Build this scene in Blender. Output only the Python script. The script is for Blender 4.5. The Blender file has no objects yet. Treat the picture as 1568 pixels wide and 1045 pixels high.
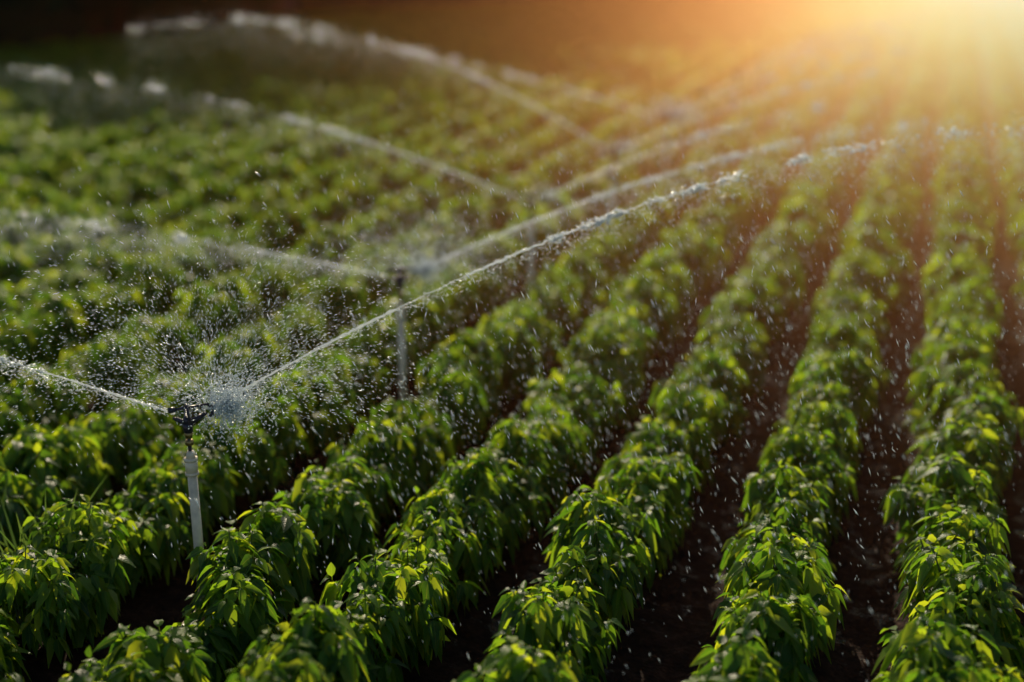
import bpy, math, random
import numpy as np
from mathutils import Vector
random.seed(4); rng=np.random.default_rng(11)
scene=bpy.context.scene
col=scene.collection

# ---------------------------------------------------------------- helpers
def mesh_np(name,V,F,mats,smooth=True,uv=None,matidx=None):
    V=np.asarray(V,dtype=np.float32); F=np.asarray(F,dtype=np.int32); k=F.shape[1]
    m=bpy.data.meshes.new(name)
    m.vertices.add(len(V)); m.vertices.foreach_set("co",V.ravel())
    m.loops.add(F.size); m.loops.foreach_set("vertex_index",F.ravel())
    m.polygons.add(len(F)); m.polygons.foreach_set("loop_start",np.arange(0,F.size,k,dtype=np.int32))
    if smooth: m.polygons.foreach_set("use_smooth",np.ones(len(F),dtype=bool))
    for mt in mats: m.materials.append(mt)
    if matidx is not None: m.polygons.foreach_set("material_index",np.asarray(matidx,dtype=np.int32))
    if uv is not None:
        l=m.uv_layers.new(name="UVMap"); l.data.foreach_set("uv",uv[F.ravel()].astype(np.float32).ravel())
    m.update(calc_edges=True); m.validate(); return m
def obj(name,mesh,parent=None,loc=(0,0,0),rz=0,sc=(1,1,1)):
    o=bpy.data.objects.new(name,mesh); col.objects.link(o)
    o.location=loc; o.rotation_euler=(0,0,rz); o.scale=sc
    if parent: o.parent=parent
    return o
def nrm(a): return a/np.maximum(np.linalg.norm(a,axis=-1,keepdims=True),1e-9)
def newmat(name):
    m=bpy.data.materials.new(name); m.use_nodes=True; nt=m.node_tree
    for n in list(nt.nodes): nt.nodes.remove(n)
    out=nt.nodes.new("ShaderNodeOutputMaterial"); return m,nt,out
def N(nt,t,**kw):
    n=nt.nodes.new(t)
    for k,v in kw.items(): setattr(n,k,v)
    return n
def ramp(nt,fac,stops):
    r=nt.nodes.new("ShaderNodeValToRGB"); e=r.color_ramp.elements
    e[0].position=stops[0][0]; e[0].color=(*stops[0][1],1); e[1].position=stops[-1][0]; e[1].color=(*stops[-1][1],1)
    for p,c in stops[1:-1]:
        q=e.new(p); q.color=(*c,1)
    nt.links.new(fac,r.inputs[0]); return r

# ---------------------------------------------------------------- materials
def leaf_mat(name,stops,trans,rough,trcol,veins=True):
    m,nt,out=newmat(name); L=nt.links.new
    g=N(nt,"ShaderNodeNewGeometry"); r=ramp(nt,g.outputs["Random Per Island"],stops)
    colout=r.outputs[0]
    p=N(nt,"ShaderNodeBsdfPrincipled")
    if veins:
        uv=N(nt,"ShaderNodeUVMap"); sx=N(nt,"ShaderNodeSeparateXYZ"); L(uv.outputs[0],sx.inputs[0])
        a=N(nt,"ShaderNodeMath",operation='SUBTRACT'); a.inputs[1].default_value=.5; L(sx.outputs[0],a.inputs[0])
        b=N(nt,"ShaderNodeMath",operation='ABSOLUTE'); L(a.outputs[0],b.inputs[0])
        w1=N(nt,"ShaderNodeMath",operation='MULTIPLY'); w1.inputs[1].default_value=48; L(sx.outputs[1],w1.inputs[0])
        w2=N(nt,"ShaderNodeMath",operation='MULTIPLY'); w2.inputs[1].default_value=34; L(b.outputs[0],w2.inputs[0])
        w3=N(nt,"ShaderNodeMath",operation='SUBTRACT'); L(w1.outputs[0],w3.inputs[0]); L(w2.outputs[0],w3.inputs[1])
        w4=N(nt,"ShaderNodeMath",operation='SINE'); L(w3.outputs[0],w4.inputs[0])
        bump=N(nt,"ShaderNodeBump"); bump.inputs["Strength"].default_value=.4; bump.inputs["Distance"].default_value=.003
        L(w4.outputs[0],bump.inputs["Height"]); L(bump.outputs[0],p.inputs["Normal"])
        c=N(nt,"ShaderNodeMath",operation='LESS_THAN'); c.inputs[1].default_value=.035; L(b.outputs[0],c.inputs[0])
        cm=N(nt,"ShaderNodeMath",operation='MULTIPLY'); cm.inputs[1].default_value=.5; L(c.outputs[0],cm.inputs[0])
        mx=N(nt,"ShaderNodeMix",data_type='RGBA'); L(cm.outputs[0],mx.inputs[0]); L(r.outputs[0],mx.inputs[6]); mx.inputs[7].default_value=(.16,.22,.06,1)
        colout=mx.outputs[2]
    L(colout,p.inputs["Base Color"]); p.inputs["Roughness"].default_value=rough
    p.inputs["Specular IOR Level"].default_value=.34
    t=N(nt,"ShaderNodeBsdfTranslucent")
    m2=N(nt,"ShaderNodeMix",data_type='RGBA',blend_type='MULTIPLY'); m2.inputs[0].default_value=1
    L(colout,m2.inputs[6]); m2.inputs[7].default_value=(*trcol,1); L(m2.outputs[2],t.inputs[0])
    s=N(nt,"ShaderNodeMixShader"); s.inputs[0].default_value=trans
    L(p.outputs[0],s.inputs[1]); L(t.outputs[0],s.inputs[2]); L(s.outputs[0],out.inputs[0]); return m
LS=[(0,(.024,.072,.014)),(.35,(.05,.13,.018)),(.72,(.115,.205,.024)),(1,(.2,.27,.03))]
M_leaf=leaf_mat("pepper_leaf",LS,.52,.38,(4.2,3.4,.9))
M_leaf_far=leaf_mat("pepper_leaf_far",LS,.5,.42,(3.8,3.2,1.0),False)
M_tree=leaf_mat("tree_leaf",[(0,(.012,.03,.012)),(.6,(.025,.055,.016)),(1,(.05,.08,.02))],.25,.6,(1.5,1.4,.8),False)
M_grass=leaf_mat("grass_blade",[(0,(.05,.11,.03)),(1,(.1,.17,.05))],.4,.4,(2,1.8,.9),False)
def simple(name,colr,rough,noise=0.15,scale=30,metal=0,spec=.5):
    m,nt,out=newmat(name); L=nt.links.new
    tc=N(nt,"ShaderNodeTexCoord"); n=N(nt,"ShaderNodeTexNoise"); n.inputs["Scale"].default_value=scale; n.inputs["Detail"].default_value=6
    L(tc.outputs["Object"],n.inputs["Vector"])
    r=ramp(nt,n.outputs["Fac"],[(.3,tuple(c*(1-noise*2) for c in colr)),(.7,tuple(min(1,c*(1+noise)) for c in colr))])
    p=N(nt,"ShaderNodeBsdfPrincipled"); L(r.outputs[0],p.inputs["Base Color"]); p.inputs["Roughness"].default_value=rough; p.inputs["Metallic"].default_value=metal
    p.inputs["Specular IOR Level"].default_value=spec
    b=N(nt,"ShaderNodeBump"); b.inputs["Strength"].default_value=.2; b.inputs["Distance"].default_value=.004; L(n.outputs["Fac"],b.inputs["Height"]); L(b.outputs[0],p.inputs["Normal"])
    L(p.outputs[0],out.inputs[0]); return m
M_stem=simple("green_stem",(.07,.11,.03),.6)
M_bark=simple("bark",(.2,.085,.06),.9,.3,12,0,.1)
M_pvc=simple("pale_pvc",(.78,.66,.5),.4,.14,18)
M_dark=simple("dark_plastic",(.035,.03,.05),.35,.2,60)
M_brass=simple("brass",(.35,.25,.11),.35,.2,60,.9)
M_spring=simple("steel_spring",(.4,.4,.42),.3,.1,60,1)
def water_mat(name,tr,colr=(.86,.92,.95)):
    m,nt,out=newmat(name); L=nt.links.new
    p=N(nt,"ShaderNodeBsdfPrincipled"); p.inputs["Base Color"].default_value=(*colr,1); p.inputs["Roughness"].default_value=.15
    t=N(nt,"ShaderNodeBsdfTranslucent"); t.inputs[0].default_value=(*colr,1)
    s=N(nt,"ShaderNodeMixShader"); s.inputs[0].default_value=.55; L(p.outputs[0],s.inputs[1]); L(t.outputs[0],s.inputs[2])
    if tr>0:
        q=N(nt,"ShaderNodeBsdfTransparent"); s2=N(nt,"ShaderNodeMixShader"); s2.inputs[0].default_value=tr
        L(s.outputs[0],s2.inputs[1]); L(q.outputs[0],s2.inputs[2]); s=s2
    L(s.outputs[0],out.inputs[0]); return m
M_water=water_mat("aerated_water",.35); M_drop=water_mat("water_drop",0)

def soil():
    m,nt,out=newmat("wet_soil"); L=nt.links.new
    tc=N(nt,"ShaderNodeTexCoord")
    n1=N(nt,"ShaderNodeTexNoise"); n1.inputs["Scale"].default_value=11; n1.inputs["Detail"].default_value=10; n1.inputs["Roughness"].default_value=.75
    n2=N(nt,"ShaderNodeTexNoise"); n2.inputs["Scale"].default_value=4.5; n2.inputs["Detail"].default_value=9; n2.inputs["Roughness"].default_value=.68
    n3=N(nt,"ShaderNodeTexVoronoi"); n3.inputs["Scale"].default_value=34
    n4=N(nt,"ShaderNodeTexNoise"); n4.inputs["Scale"].default_value=55; n4.inputs["Detail"].default_value=3
    for n in (n1,n2,n3,n4): L(tc.outputs["Object"],n.inputs["Vector"])
    r=ramp(nt,n1.outputs["Fac"],[(.32,(.011,.006,.005)),(.52,(.03,.015,.011)),(.72,(.085,.042,.027))])
    # water stands in the bottom of the furrows: low ground + noise
    sx=N(nt,"ShaderNodeSeparateXYZ"); L(tc.outputs["Object"],sx.inputs[0])
    hz=N(nt,"ShaderNodeMath",operation='MULTIPLY_ADD'); L(sx.outputs[2],hz.inputs[0]); hz.inputs[1].default_value=1.1; L(n2.outputs["Fac"],hz.inputs[2])
    w=ramp(nt,hz.outputs[0],[(.33,(.1,.1,.1)),(.40,(.85,.85,.85))])
    sp=ramp(nt,hz.outputs[0],[(.33,(.55,.55,.55)),(.40,(.07,.07,.07))])
    p=N(nt,"ShaderNodeBsdfPrincipled"); L(r.outputs[0],p.inputs["Base Color"]); L(w.outputs[0],p.inputs["Roughness"]); L(sp.outputs[0],p.inputs["Specular IOR Level"])
    ad=N(nt,"ShaderNodeMath",operation='MULTIPLY_ADD'); L(n3.outputs["Distance"],ad.inputs[0]); ad.inputs[1].default_value=.5; L(n1.outputs["Fac"],ad.inputs[2])
    ad2=N(nt,"ShaderNodeMath",operation='MULTIPLY_ADD'); L(n4.outputs["Fac"],ad2.inputs[0]); ad2.inputs[1].default_value=.35; L(ad.outputs[0],ad2.inputs[2])
    b=N(nt,"ShaderNodeBump"); b.inputs["Strength"].default_value=.9; b.inputs["Distance"].default_value=.045; L(ad2.outputs[0],b.inputs["Height"]); L(b.outputs[0],p.inputs["Normal"])
    L(p.outputs[0],out.inputs[0]); return m
M_soil=soil()

# ---------------------------------------------------------------- ground (one sheet, furrowed near the camera)
ROW0,SP=.22,.825
xs=np.concatenate([[-600,-200,-80,-40],np.arange(-26,8,.075),[12,30,80,200,600]])
ys=np.concatenate([[-600,-100,-20,-5],np.arange(0,20,.1),np.arange(20,80,.7),[100,200,600,1500]])
X,Y=np.meshgrid(xs,ys)
def gz(X,Y):
    f=.05*np.cos(2*np.pi*(X-ROW0)/SP)
    n=.012*np.sin(7.1*X+3*np.sin(2.3*Y))*np.cos(5.3*Y+1.7*X)+.008*np.sin(17*X+11*Y)*np.sin(13*Y-6*X)
    k=((X>-26)&(X<8)&(Y>-.1)&(Y<80)).astype(float)
    return (f+n)*k
Z=gz(X,Y)+rng.normal(0,.008,X.shape)*((abs(X)<30)&(Y<80))
V=np.stack([X.ravel(),Y.ravel(),Z.ravel()],1); nx,ny=len(xs),len(ys)
def gridF(nx,ny):
    i,j=np.meshgrid(np.arange(nx-1),np.arange(ny-1)); b=(j*nx+i).ravel()
    return np.stack([b,b+1,b+nx+1,b+nx],1)
obj("ground",mesh_np("ground",V,gridF(nx,ny),[M_soil]))

# ---------------------------------------------------------------- leaves
T=np.array([0,.14,.27,.48,.76,1.0]); W=np.array([.03,.04,.74,1.0,.55,.02])
T4=np.array([0,.3,.68,1.0]); W4=np.array([.04,.85,.8,.04])
def leaves(P,D,U,Ln,Wd,droop,roll,T=T,W=W,fold=.35):
    """P base, D direction, U up hint, curved folded leaf blades -> V,F,UV"""
    n=len(P); D=nrm(D); S=nrm(np.cross(D,U)); Nn=np.cross(S,D)
    c,s=np.cos(roll)[:,None],np.sin(roll)[:,None]; S,Nn=S*c+Nn*s,Nn*c-S*s
    V=np.zeros((n,len(T),3,3)); UV=np.zeros((n,len(T),3,2))
    for a,(t,w) in enumerate(zip(T,W)):
        down=np.zeros((n,3)); down[:,2]=-1
        C=P+D*(Ln*t)[:,None]+down*(droop*Ln*t*t)[:,None]
        hw=(Wd*w*.5)[:,None]
        rise=Nn*hw*fold
        V[:,a,0]=C-S*hw+rise; V[:,a,1]=C; V[:,a,2]=C+S*hw+rise
        UV[:,a,:,1]=t; UV[:,a,0,0]=0; UV[:,a,1,0]=.5; UV[:,a,2,0]=1
    k=len(T)*3; q=[]
    for a in range(len(T)-1):
        for e in (0,1): q.append([a*3+e,a*3+e+1,a*3+4+e,a*3+3+e])
    F=(np.arange(n)*k)[:,None,None]+np.array(q)[None]
    return V.reshape(-1,3),F.reshape(-1,4),UV.reshape(-1,2)

def tube(path,rad,sides=6):
    path=np.asarray(path,float); n=len(path); rad=np.broadcast_to(rad,(n,)).astype(float)
    tg=nrm(np.gradient(path,axis=0)); ref=np.where(abs(tg[:,2:3])>.9,[[1.,0,0]],[[0,0,1.]])
    A=nrm(np.cross(tg,ref)); B=np.cross(tg,A); th=np.arange(sides)*2*np.pi/sides
    V=path[:,None]+rad[:,None,None]*(A[:,None]*np.cos(th)[None,:,None]+B[:,None]*np.sin(th)[None,:,None])
    F=[[a*sides+s,a*sides+(s+1)%sides,(a+1)*sides+(s+1)%sides,(a+1)*sides+s] for a in range(n-1) for s in range(sides)]
    return V.reshape(-1,3),np.array(F)
def join(parts):
    Vs,Fs,o=[],[],0
    for v,f in parts: Vs.append(v); Fs.append(f+o); o+=len(v)
    return np.concatenate(Vs),np.concatenate(Fs)

def row_segment(name,length=3.0,width=.335,height=.6,far=False):
    Ps,Ds,Us,Ln,Wd,Dr=[],[],[],[],[],[]; stems=[]
    npl=int(round(length/.273))
    for k in range(npl):
        cx=rng.normal(0,.035); cy=(k+.5)*length/npl+rng.normal(0,.04)
        h=height*rng.uniform(.8,1.13); w=width*rng.uniform(.8,1.16); cz=h*.5
        lsz=rng.uniform(.82,1.1)
        nsh=16 if far else 26
        for s in range(nsh):
            th=rng.uniform(0,2*np.pi); zz=rng.uniform(-.75,1)
            if s<(5 if far else 8): zz=rng.uniform(.55,1)
            rr=math.sqrt(max(0,1-zz*zz)); n=np.array([math.cos(th)*rr,math.sin(th)*rr,zz]); sh=rng.uniform(.6,1.08)
            tip=np.array([cx+n[0]*w*sh*.76,cy+n[1]*.2*sh,cz+n[2]*(h*.43)*sh])
            base=np.array([cx,cy,.06]); mid=(tip+base)/2+np.array([n[0]*.03,0,.05])
            if s<9 and not far: stems.append(tube([base,mid,tip],[.007,.005,.003],4))
            nl=rng.integers(7,12); phi=rng.uniform(0,6.28)
            ax=nrm(n+np.array([0,0,.5])); e1=nrm(np.cross(ax,[.3,.9,.1])); e2=np.cross(ax,e1)
            for l in range(nl):
                phi+=2.4+rng.normal(0,.2); young=l/nl
                sp=1.15-.7*young
                d=ax*(1-sp*.85)+(e1*math.cos(phi)+e2*math.sin(phi))*sp
                d=d+n*.25; d[2]-=.55*(1-young*.4)+rng.uniform(0,.5)
                Ps.append(tip-ax*(1-young)*.06); Ds.append(d); Us.append([n[0]*.35+rng.normal(0,.15),n[1]*.35+rng.normal(0,.15),1])
                q=lsz*rng.uniform(.7,1.25)*(.158-.08*young)*(1.2 if far else 1); Ln.append(q); Wd.append(q*rng.uniform(.36,.54)); Dr.append(rng.uniform(.25,.95))
    Ps=np.array(Ps);n=len(Ps)
    a,b=(T4,W4) if far else (T,W)
    V,F,UV=leaves(Ps,np.array(Ds),np.array(Us),np.array(Ln),np.array(Wd),np.array(Dr),rng.normal(0,.5,n),a,b)
    if far: return mesh_np(name,V,F,[M_leaf_far],True)
    sv,sf=join(stems); uv2=np.zeros((len(sv),2))
    mi=np.concatenate([np.zeros(len(F)),np.ones(len(sf))])
    return mesh_np(name,np.concatenate([V,sv]),np.concatenate([F,sf+len(V)]),[M_leaf,M_stem],True,np.concatenate([UV,uv2]),mi)
segs=[row_segment("pepper_plants_%d"%i) for i in range(12)]
wide=[row_segment("pepper_plants_wide_%d"%i,width=.37) for i in range(4)]
fars=[row_segment("pepper_plants_far_%d"%i,width=.34,far=True) for i in range(5)]
def border_y(x):          # field edge follows the tree line on the far left
    if x>-9: return 95
    if x>-13: return 78
    if x>-22: return 66-(-13-x)*2.6
    return 30
for i in range(-27,8):
    x=ROW0+SP*i
    if i==-4: x+=.07
    y0=1.2 if x>-4.5 else max(1.2,-x*.95-3); y1=border_y(x)
    e=bpy.data.objects.new("pepper_plant_row",None); col.objects.link(e); e.location=(x,0,0)
    y=y0+rng.uniform(-.8,0)
    c=0
    while y<y1:
        pool=segs if i>=-4 else wide
        if y>12.5: pool=fars
        flip=rng.random()<.5; s=rng.uniform(.93,1.07)
        o=obj("plants_section_%d"%c,pool[rng.integers(len(pool))],e,(rng.normal(0,.02),y+(3 if flip else 0),.03),math.pi if flip else 0,(s*(-1 if rng.random()<.5 else 1),1,rng.uniform(.92,1.08)))
        y+=3; c+=1

# ---------------------------------------------------------------- trees and shrubs at the field edge
TT=np.array([0,.5,1.]); TW=np.array([.1,1,.1])
def leaf_cloud(centers,rads,per,size):
    P=[];
    for c,r in zip(centers,rads):
        d=nrm(rng.normal(0,1,(per,3)))*(rng.random((per,1))**.4)*r; P.append(np.asarray(c)+d)
    P=np.concatenate(P); n=len(P); D=rng.normal(0,1,(n,3)); D[:,2]-=.3
    U=rng.normal(0,.5,(n,3)); U[:,2]+=1
    L=rng.uniform(.7,1.3,n)*size
    return leaves(P,D,U,L,L*.6,np.full(n,.2),rng.normal(0,.5,n),TT,TW)
def tree(name,h):
    parts=[tube([[0,0,-.1],[.05,.02,h*.12],[.02,.1,h*.35],[.1,0,h*.75]],[.36,.26,.2,.06],10)]
    C,R=[],[]
    for k in range(17):
        a=k*2.4+rng.normal(0,.3); z0=h*rng.uniform(.16,.65); ln=h*rng.uniform(.14,.26)
        s=np.array([.05,.05,z0]); t=s+np.array([math.cos(a)*ln,math.sin(a)*ln,ln*rng.uniform(.2,1.2)])
        parts.append(tube([s,(s+t)/2+[0,0,-.1],t],[.1,.06,.025],6))
        for q in range(3): C.append(s+(t-s)*rng.uniform(.5,1.1)+rng.normal(0,.35,3)); R.append(h*rng.uniform(.06,.11))
    C.append(np.array([.1,0,h*.85])); R.append(h*.13)
    V,F,UV=leaf_cloud(C,R,200,.026*h); tv,tf=join(parts)
    return mesh_np(name,np.concatenate([V,tv]),np.concatenate([F,tf+len(V)]),[M_tree,M_bark],True,np.concatenate([UV,np.zeros((len(tv),2))]),np.concatenate([np.zeros(len(F)),np.ones(len(tf))]))
def shrub(name):
    C=[];R=[];parts=[]
    for k in range(16):
        p=np.array([rng.normal(0,.7),rng.normal(0,.5),rng.uniform(.3,1.5)]); C.append(p); R.append(rng.uniform(.3,.5))
        parts.append(tube([[p[0]*.3,p[1]*.3,-.05],p*[.7,.7,.5],p],[.03,.02,.01],4))
    V,F,UV=leaf_cloud(C,R,130,.13); tv,tf=join(parts)
    return mesh_np(name,np.concatenate([V,tv]),np.concatenate([F,tf+len(V)]),[M_tree,M_bark],True,np.concatenate([UV,np.zeros((len(tv),2))]),np.concatenate([np.zeros(len(F)),np.ones(len(tf))]))
tm=[tree("broadleaf_tree_a",15),tree("broadleaf_tree_b",13),tree("broadleaf_tree_c",17)]
for k,(x,y) in enumerate([(-24.8,24),(-25.3,27.5),(-24.8,31),(-25.6,34.5),(-24.8,38),(-24.4,41),(-21.6,44.6),(-23.5,48.5),(-21,52),(-19,55.5),(-17.5,60),(-15,66),(-27,45),(-28,33),(-28,26),(-29,39),(-22.5,58),(-12.5,77)]):
    obj("broadleaf_tree",tm[k%3],None,(x,y,0),rng.uniform(0,6),(1,1,rng.uniform(.9,1.1)))
sm=[shrub("shrub_a"),shrub("shrub_b"),shrub("shrub_c")]
edge=[(-23.6,26),(-23.5,34),(-23.3,42),(-20,51),(-16.5,60),(-13.5,68),(-11,78),(-9.5,88)]
for a,b2 in zip(edge[:-1],edge[1:]):
    n=int(math.dist(a,b2)/1.1)
    for t in range(n):
        f=t/n; x=a[0]+(b2[0]-a[0])*f; y=a[1]+(b2[1]-a[1])*f
        obj("shrub",sm[rng.integers(3)],None,(x+rng.normal(0,.3)-2.6,y+rng.normal(0,.3)+2.2,0),rng.uniform(0,6),(rng.uniform(1.2,1.6),)*3)
        if abs(x+22)<1 and abs(y-44.5)<2.2: continue
        obj("shrub",sm[rng.integers(3)],None,(x+rng.normal(0,.3)-.5,y+rng.normal(0,.3)+.5,0),rng.uniform(0,6),(rng.uniform(.9,1.3),)*3)

# grass tuft beside the left rows
n=60; P=np.stack([rng.normal(-4.2,.06,n),rng.normal(5.55,.09,n),np.full(n,.05)],1)
D=rng.normal(0,.45,(n,3)); D[:,2]=1; L=rng.uniform(.45,.8,n)
V,F,UV=leaves(P,D,np.tile([.3,-1.,.2],(n,1)),L,np.full(n,.014),rng.uniform(.1,.5,n),rng.normal(0,.5,n),np.linspace(0,1,8),np.array([.6,1,1,1,.9,.7,.4,.05]))
obj("grass_tuft",mesh_np("grass_tuft",V,F,[M_grass],True,UV))

# ---------------------------------------------------------------- sprinklers
def part(name,parent,vf,mat,smooth=True):
    m=mesh_np(name,vf[0],vf[1],[mat],smooth); o=obj(name,m,parent); return o
def rod(a,b,ra,rb=None,sides=16):
    a=np.array(a,float); b=np.array(b,float); rb=ra if rb is None else rb
    d=(b-a); e=.0005
    return tube([a,a+d*e,b-d*e,b],[.0001,ra,rb,.0001],sides)
def sprinkler(x,y,azl,azr):
    e=bpy.data.objects.new("irrigation_sprinkler",None); col.objects.link(e); e.location=(x,y,0); e.rotation_euler=(rng.normal(0,.01),rng.normal(0,.015),0)
    part("pole",e,rod((0,0,0),(0,0,.9),.024,.023),M_pvc)
    part("coupling",e,join([rod((0,0,.82),(0,0,.9),.03),rod((0,0,.9),(0,0,.935),.024,.014),rod((0,0,.815),(0,0,.828),.033),rod((0,0,.885),(0,0,.9),.033)]),M_pvc)
    part("riser",e,rod((0,0,.93),(0,0,1.03),.009),M_dark)
    part("base_nut",e,join([rod((0,0,.965),(0,0,.99),.02,None,6),rod((0,0,1.0),(0,0,1.03),.016,.02,12)]),M_brass,False)
    part("head_body",e,join([rod((0,0,1.03),(0,0,1.075),.022,.026),rod((0,0,1.075),(0,0,1.105),.026,.016)]),M_dark)
    l=np.array([math.cos(azl),math.sin(azl),.3]); r=np.array([math.cos(azr),math.sin(azr),.4]); c=np.array([0,0,1.07])
    part("nozzle_rear",e,join([rod(c,c+l*.06,.013,.011),rod(c+l*.055,c+l*.075,.009,.006)]),M_dark)
    part("nozzle_main",e,join([rod(c,c+r*.075,.015,.012),rod(c+r*.07,c+r*.095,.01,.007)]),M_dark)
    q=np.array([-r[1],r[0],0]); q=q/np.linalg.norm(q)
    part("bridge",e,join([tube([c+q*.024,c+q*.035+[0,0,.035],c+q*.02+[0,0,.085],c+[0,0,.095],c-q*.02+[0,0,.085],c-q*.035+[0,0,.035],c-q*.024],.006,8)]),M_dark)
    th=np.linspace(0,10*np.pi,90); part("spring",e,tube(np.stack([.012*np.cos(th),.012*np.sin(th),1.105+.045*th/th[-1]],1),.002,5),M_spring)
    a=np.array([0,0,1.15]); f=np.array([r[0],r[1],0]); 
    part("impact_arm",e,join([rod(a-f*.07,a+f*.1,.007,.006,8),rod(a-f*.085,a-f*.055,.014,None,8),tube([a+f*.1,a+f*.125+[0,0,-.02],a+f*.12+[0,0,-.055],a+f*.1+[0,0,-.065]],[.007,.011,.011,.006],8)]),M_dark)
    return e
HZ=1.09
heads=[(-3.28,5.58),(-3.36,8.46),(-3.3,11.3),(-3.28,14.15),(-3.28,17.0),(-3.28,19.85),(-3.28,22.7),(-3.28,25.6)]
AZL,AZR=math.pi,math.radians(45)
for x,y in heads: sprinkler(x,y,AZL,AZR)
obj("irrigation_pipe",mesh_np("irrigation_pipe",*tube([(-3.36+.03*math.sin(t*1.7),t,.03) for t in np.arange(-1,40,.4)],.026,10),[M_pvc]))

# ---------------------------------------------------------------- water
OV=np.array([[1,0,0],[-1,0,0],[0,1,0],[0,-1,0],[0,0,1],[0,0,-1]],float)
OF=np.array([[0,2,4],[2,1,4],[1,3,4],[3,0,4],[2,0,5],[1,2,5],[3,1,5],[0,3,5]])
def drops(P,D,ln,r):
    """elongated droplets at P, along D"""
    D=nrm(D); ref=np.tile([.123,.456,.88],(len(P),1)); A=nrm(np.cross(D,ref)); B=np.cross(D,A)
    V=P[:,None]+OV[None,:,0:1]*A[:,None]*r[:,None,None]+OV[None,:,1:2]*B[:,None]*r[:,None,None]+OV[None,:,2:3]*D[:,None]*ln[:,None,None]
    F=(np.arange(len(P))*6)[:,None,None]+OF[None]
    return V.reshape(-1,3),F.reshape(-1,3)
def jet(x,y,az,m,k,L,r0,brk,spread=.02,nd=1500,core=1.0,slug=1.0,gap=None):
    h=np.array([math.cos(az),math.sin(az)])
    s0=.09
    def pt(s): s=np.asarray(s,float); return np.stack([x+h[0]*s,y+h[1]*s,HZ+m*s-k*s*s],-1)
    Vs=[];Fs=[];o=0
    s=np.arange(s0,brk,.02); p=pt(s)+rng.normal(0,.002,(len(s),3))*(s[:,None])
    rad=core*r0*(.65+.2*s/brk+rng.normal(0,.16,len(s)))*np.clip((brk-s)/(brk*.5),.12,1)
    if gap: rad*=np.where((s>gap[0])&(s<gap[1]),.35,1)
    rad=np.maximum(rad,.001)
    v,f=tube(p,rad,6); Vs.append(v); 
    tri=np.concatenate([f[:,[0,1,2]],f[:,[0,2,3]]]); Fs.append(tri+o); o+=len(v)
    # ragged stretched slugs of water beyond the break-up point
    ss=[]; c=brk*.6
    while c<L:
        fd=min(1,(L-c)/(L*.35)+.3)
        g=int(rng.integers(6,70)*fd)+2; ss.append(c+rng.random(g)*rng.uniform(.05,.45)); c+=rng.uniform(.05,.4)*(1+.6*c/L)
    ss=np.concatenate(ss); P=pt(ss)+rng.normal(0,1,(len(ss),3))*(.003+.012*ss[:,None]/max(brk,1)); D=pt(ss+.01)-pt(ss)+rng.normal(0,.0025,(len(ss),3))
    v,f=drops(P,D,rng.uniform(.008,.036,len(ss)),slug*rng.uniform(.0015,.0058,len(ss))*r0/.009); Vs.append(v);Fs.append(f+o);o+=len(v)
    # fine spray shed from the jet
    ss=s0+rng.random(nd)**.8*(L-s0); P=pt(ss)+rng.normal(0,1,(nd,3))*(spread*(.3+ss[:,None]*.5)); P[:,2]-=np.abs(rng.normal(0,1,nd))*spread*ss*1.6
    D=(pt(ss+.01)-pt(ss))+rng.normal(0,.003,(nd,3)); v,f=drops(P,D,rng.uniform(.003,.012,nd),rng.uniform(.0013,.003,nd)); Vs.append(v);Fs.append(f+o)
    obj("water_jet",mesh_np("water_jet",np.concatenate(Vs),np.concatenate(Fs),[M_water]))
x,y=heads[0]; jet(x,y,AZL,.21,.012,3.2,.0085,1.3,.024,2600,.8); jet(x,y,AZR,.433,.0454,5.4,.009,3.2,.014,2600,1,1.3,(1.05,1.45))
x,y=heads[1]; jet(x,y,AZL,.13,.015,3.2,.010,1.2,.034,3200,.7,.9); jet(x,y,AZR,.33,.037,4.6,.012,2.4,.026,3000,.9)
x,y=heads[2]; jet(x,y,AZL,.356,.033,5.5,.012,2.4,.03,2600,.8); jet(x,y,AZR,.33,.04,3.8,.011,1.6,.024,1500,.7)
x,y=heads[3]; jet(x,y,AZL,.61,.074,5.6,.014,2.2,.03,2600,.8); jet(x,y,AZR,.33,.04,3.8,.012,1.6,.024,1500,.7)
x,y=heads[4]; jet(x,y,AZL,.285,.02,5.6,.016,1.4,.03,2200,.7); jet(x,y,AZR,.33,.04,3.8,.013,1.6,.024,1200,.7)
for x,y in heads[5:]:
    jet(x,y,AZR,.33,.04,3.8,.014,1.6,.03,800,.7)

# spray thrown up by the impact arms
def fan(name,x,y,n,reach,sz):
    th=rng.uniform(math.radians(-10),math.radians(215),n); el=np.abs(rng.normal(.45,.45,n))
    d=np.stack([np.cos(th)*np.cos(el),np.sin(th)*np.cos(el),np.sin(el)],1); r=reach*rng.random(n)**.8
    r*=.5+.5*np.abs(np.sin(3.1*th)); P=np.array([x+.07,y+.07,HZ+.03])+d*r[:,None]; P[:,2]-=.28*(r/reach)**2*r/reach
    D=d.copy(); D[:,2]-=.9*r/reach
    V,F=drops(P,D+rng.normal(0,.2,(n,3)),rng.uniform(.003,.012,n)*sz,rng.uniform(.001,.0026,n)*sz)
    n2=n//2; c=rng.normal(0,1,(n2,3)); c=c*[.05,.05,.05]*(np.abs(rng.normal(0,1.3,(n2,1))))+np.array([x+.13,y+.13,HZ+.04])
    V2,F2=drops(c,rng.normal(0,1,(n2,3)),rng.uniform(.004,.012,n2)*sz,rng.uniform(.0015,.004,n2)*sz)
    obj(name,mesh_np(name,np.concatenate([V,V2]),np.concatenate([F,F2+len(V)]),[M_drop]))
fan("water_spray",*heads[0],8000,1.3,1.0); fan("water_spray",*heads[1],2800,.85,1.2); 
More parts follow.
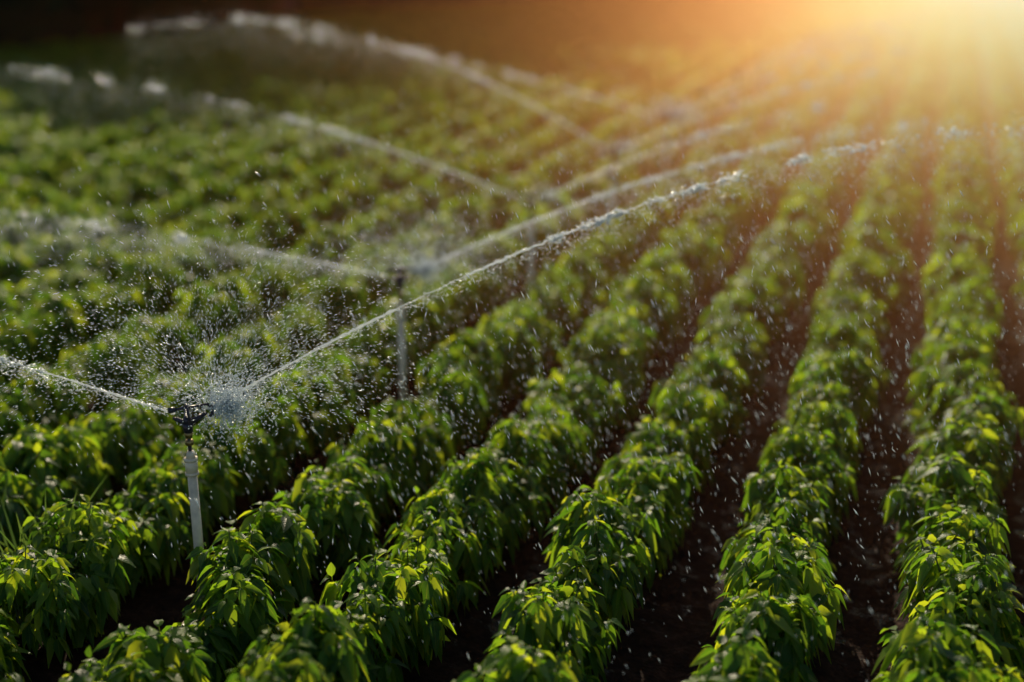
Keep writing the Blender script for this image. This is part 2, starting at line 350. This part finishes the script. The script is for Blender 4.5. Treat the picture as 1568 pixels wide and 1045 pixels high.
fan("water_spray",*heads[2],300,.3,1.4); fan("water_spray",*heads[3],300,.3,1.6); fan("water_spray",*heads[4],800,.5,2)
# drops falling over the rows
n=16000; P=np.stack([rng.normal(-1.5,1.7,n),rng.normal(7.8,2.5,n),.35+rng.random(n)*1.8],1); P=P[P[:,1]>4.9]; n=len(P)
D=np.stack([rng.normal(.35,.3,n),rng.normal(.1,.2,n),-np.ones(n)],1); k=rng.random(n)**4
V,F=drops(P,D,.005+.017*k+rng.random(n)*.005,.0012+.0023*k); obj("falling_water_drops",mesh_np("falling_water_drops",V,F,[M_drop]))

# ---------------------------------------------------------------- added haze volume imitating the warm glow at upper right
m,nt,out=newmat("glow_haze"); L=nt.links.new
tc=N(nt,"ShaderNodeTexCoord"); sx=N(nt,"ShaderNodeSeparateXYZ"); L(tc.outputs["Object"],sx.inputs[0])
def mr(src,a,b):
    q=N(nt,"ShaderNodeMapRange",interpolation_type='SMOOTHSTEP'); q.inputs[1].default_value=a; q.inputs[2].default_value=b; L(src,q.inputs[0]); return q.outputs[0]
fx=mr(sx.outputs[0],-7,3.5); fy=mr(sx.outputs[1],3.5,30)  # haze thickens toward the far right to shape the glow
a=N(nt,"ShaderNodeMath",operation='MULTIPLY'); L(fx,a.inputs[0]); L(fy,a.inputs[1])
c=N(nt,"ShaderNodeMath",operation='MULTIPLY'); L(a.outputs[0],c.inputs[0]); c.inputs[1].default_value=.2
vs=N(nt,"ShaderNodeVolumeScatter"); vs.inputs["Color"].default_value=(1,.38,.14,1); vs.inputs["Anisotropy"].default_value=.66  # orange scatter colour stands in for the warm glow
L(c.outputs[0],vs.inputs["Density"]); L(vs.outputs[0],out.inputs["Volume"])
bx=[(-7,3.5,-.2),(12,3.5,-.2),(12,70,-.2),(-7,70,-.2),(-7,3.5,2.9),(12,3.5,2.9),(12,70,2.9),(-7,70,2.9)]
mb=bpy.data.meshes.new("glow_haze"); mb.from_pydata(bx,[],[(0,3,2,1),(4,5,6,7),(0,1,5,4),(1,2,6,5),(2,3,7,6),(3,0,4,7)]); mb.materials.append(m)
obj("glow_haze",mb)

# ---------------------------------------------------------------- light
EL,AZ=26,-22
d=Vector((math.sin(math.radians(AZ))*math.cos(math.radians(EL)),math.cos(math.radians(AZ))*math.cos(math.radians(EL)),math.sin(math.radians(EL))))
sl=bpy.data.lights.new("sun","SUN"); sl.energy=5; sl.angle=math.radians(.5); sl.color=(1,.84,.6)
so=bpy.data.objects.new("sun",sl); col.objects.link(so); so.rotation_euler=(-d).to_track_quat('-Z','Y').to_euler()
w=bpy.data.worlds.new("World"); scene.world=w; w.use_nodes=True; nt=w.node_tree; bg=nt.nodes["Background"]
st=nt.nodes.new("ShaderNodeTexSky"); st.sky_type='NISHITA'; st.sun_disc=False; st.sun_elevation=math.radians(EL); st.sun_rotation=math.radians(AZ)
nt.links.new(st.outputs[0],bg.inputs[0]); bg.inputs[1].default_value=.085

# ---------------------------------------------------------------- camera
cd=bpy.data.cameras.new("camera"); co=bpy.data.objects.new("camera",cd); col.objects.link(co)
cd.lens=50; cd.sensor_width=36; cd.clip_end=3000; co.location=(0,0,3.3)
co.rotation_euler=(math.radians(90-16.19),0,math.radians(17.06))
cd.dof.use_dof=True; cd.dof.focus_distance=6.5; cd.dof.aperture_fstop=.5
scene.camera=co
scene.view_settings.view_transform='Standard'; scene.view_settings.look='None'; scene.view_settings.exposure=0
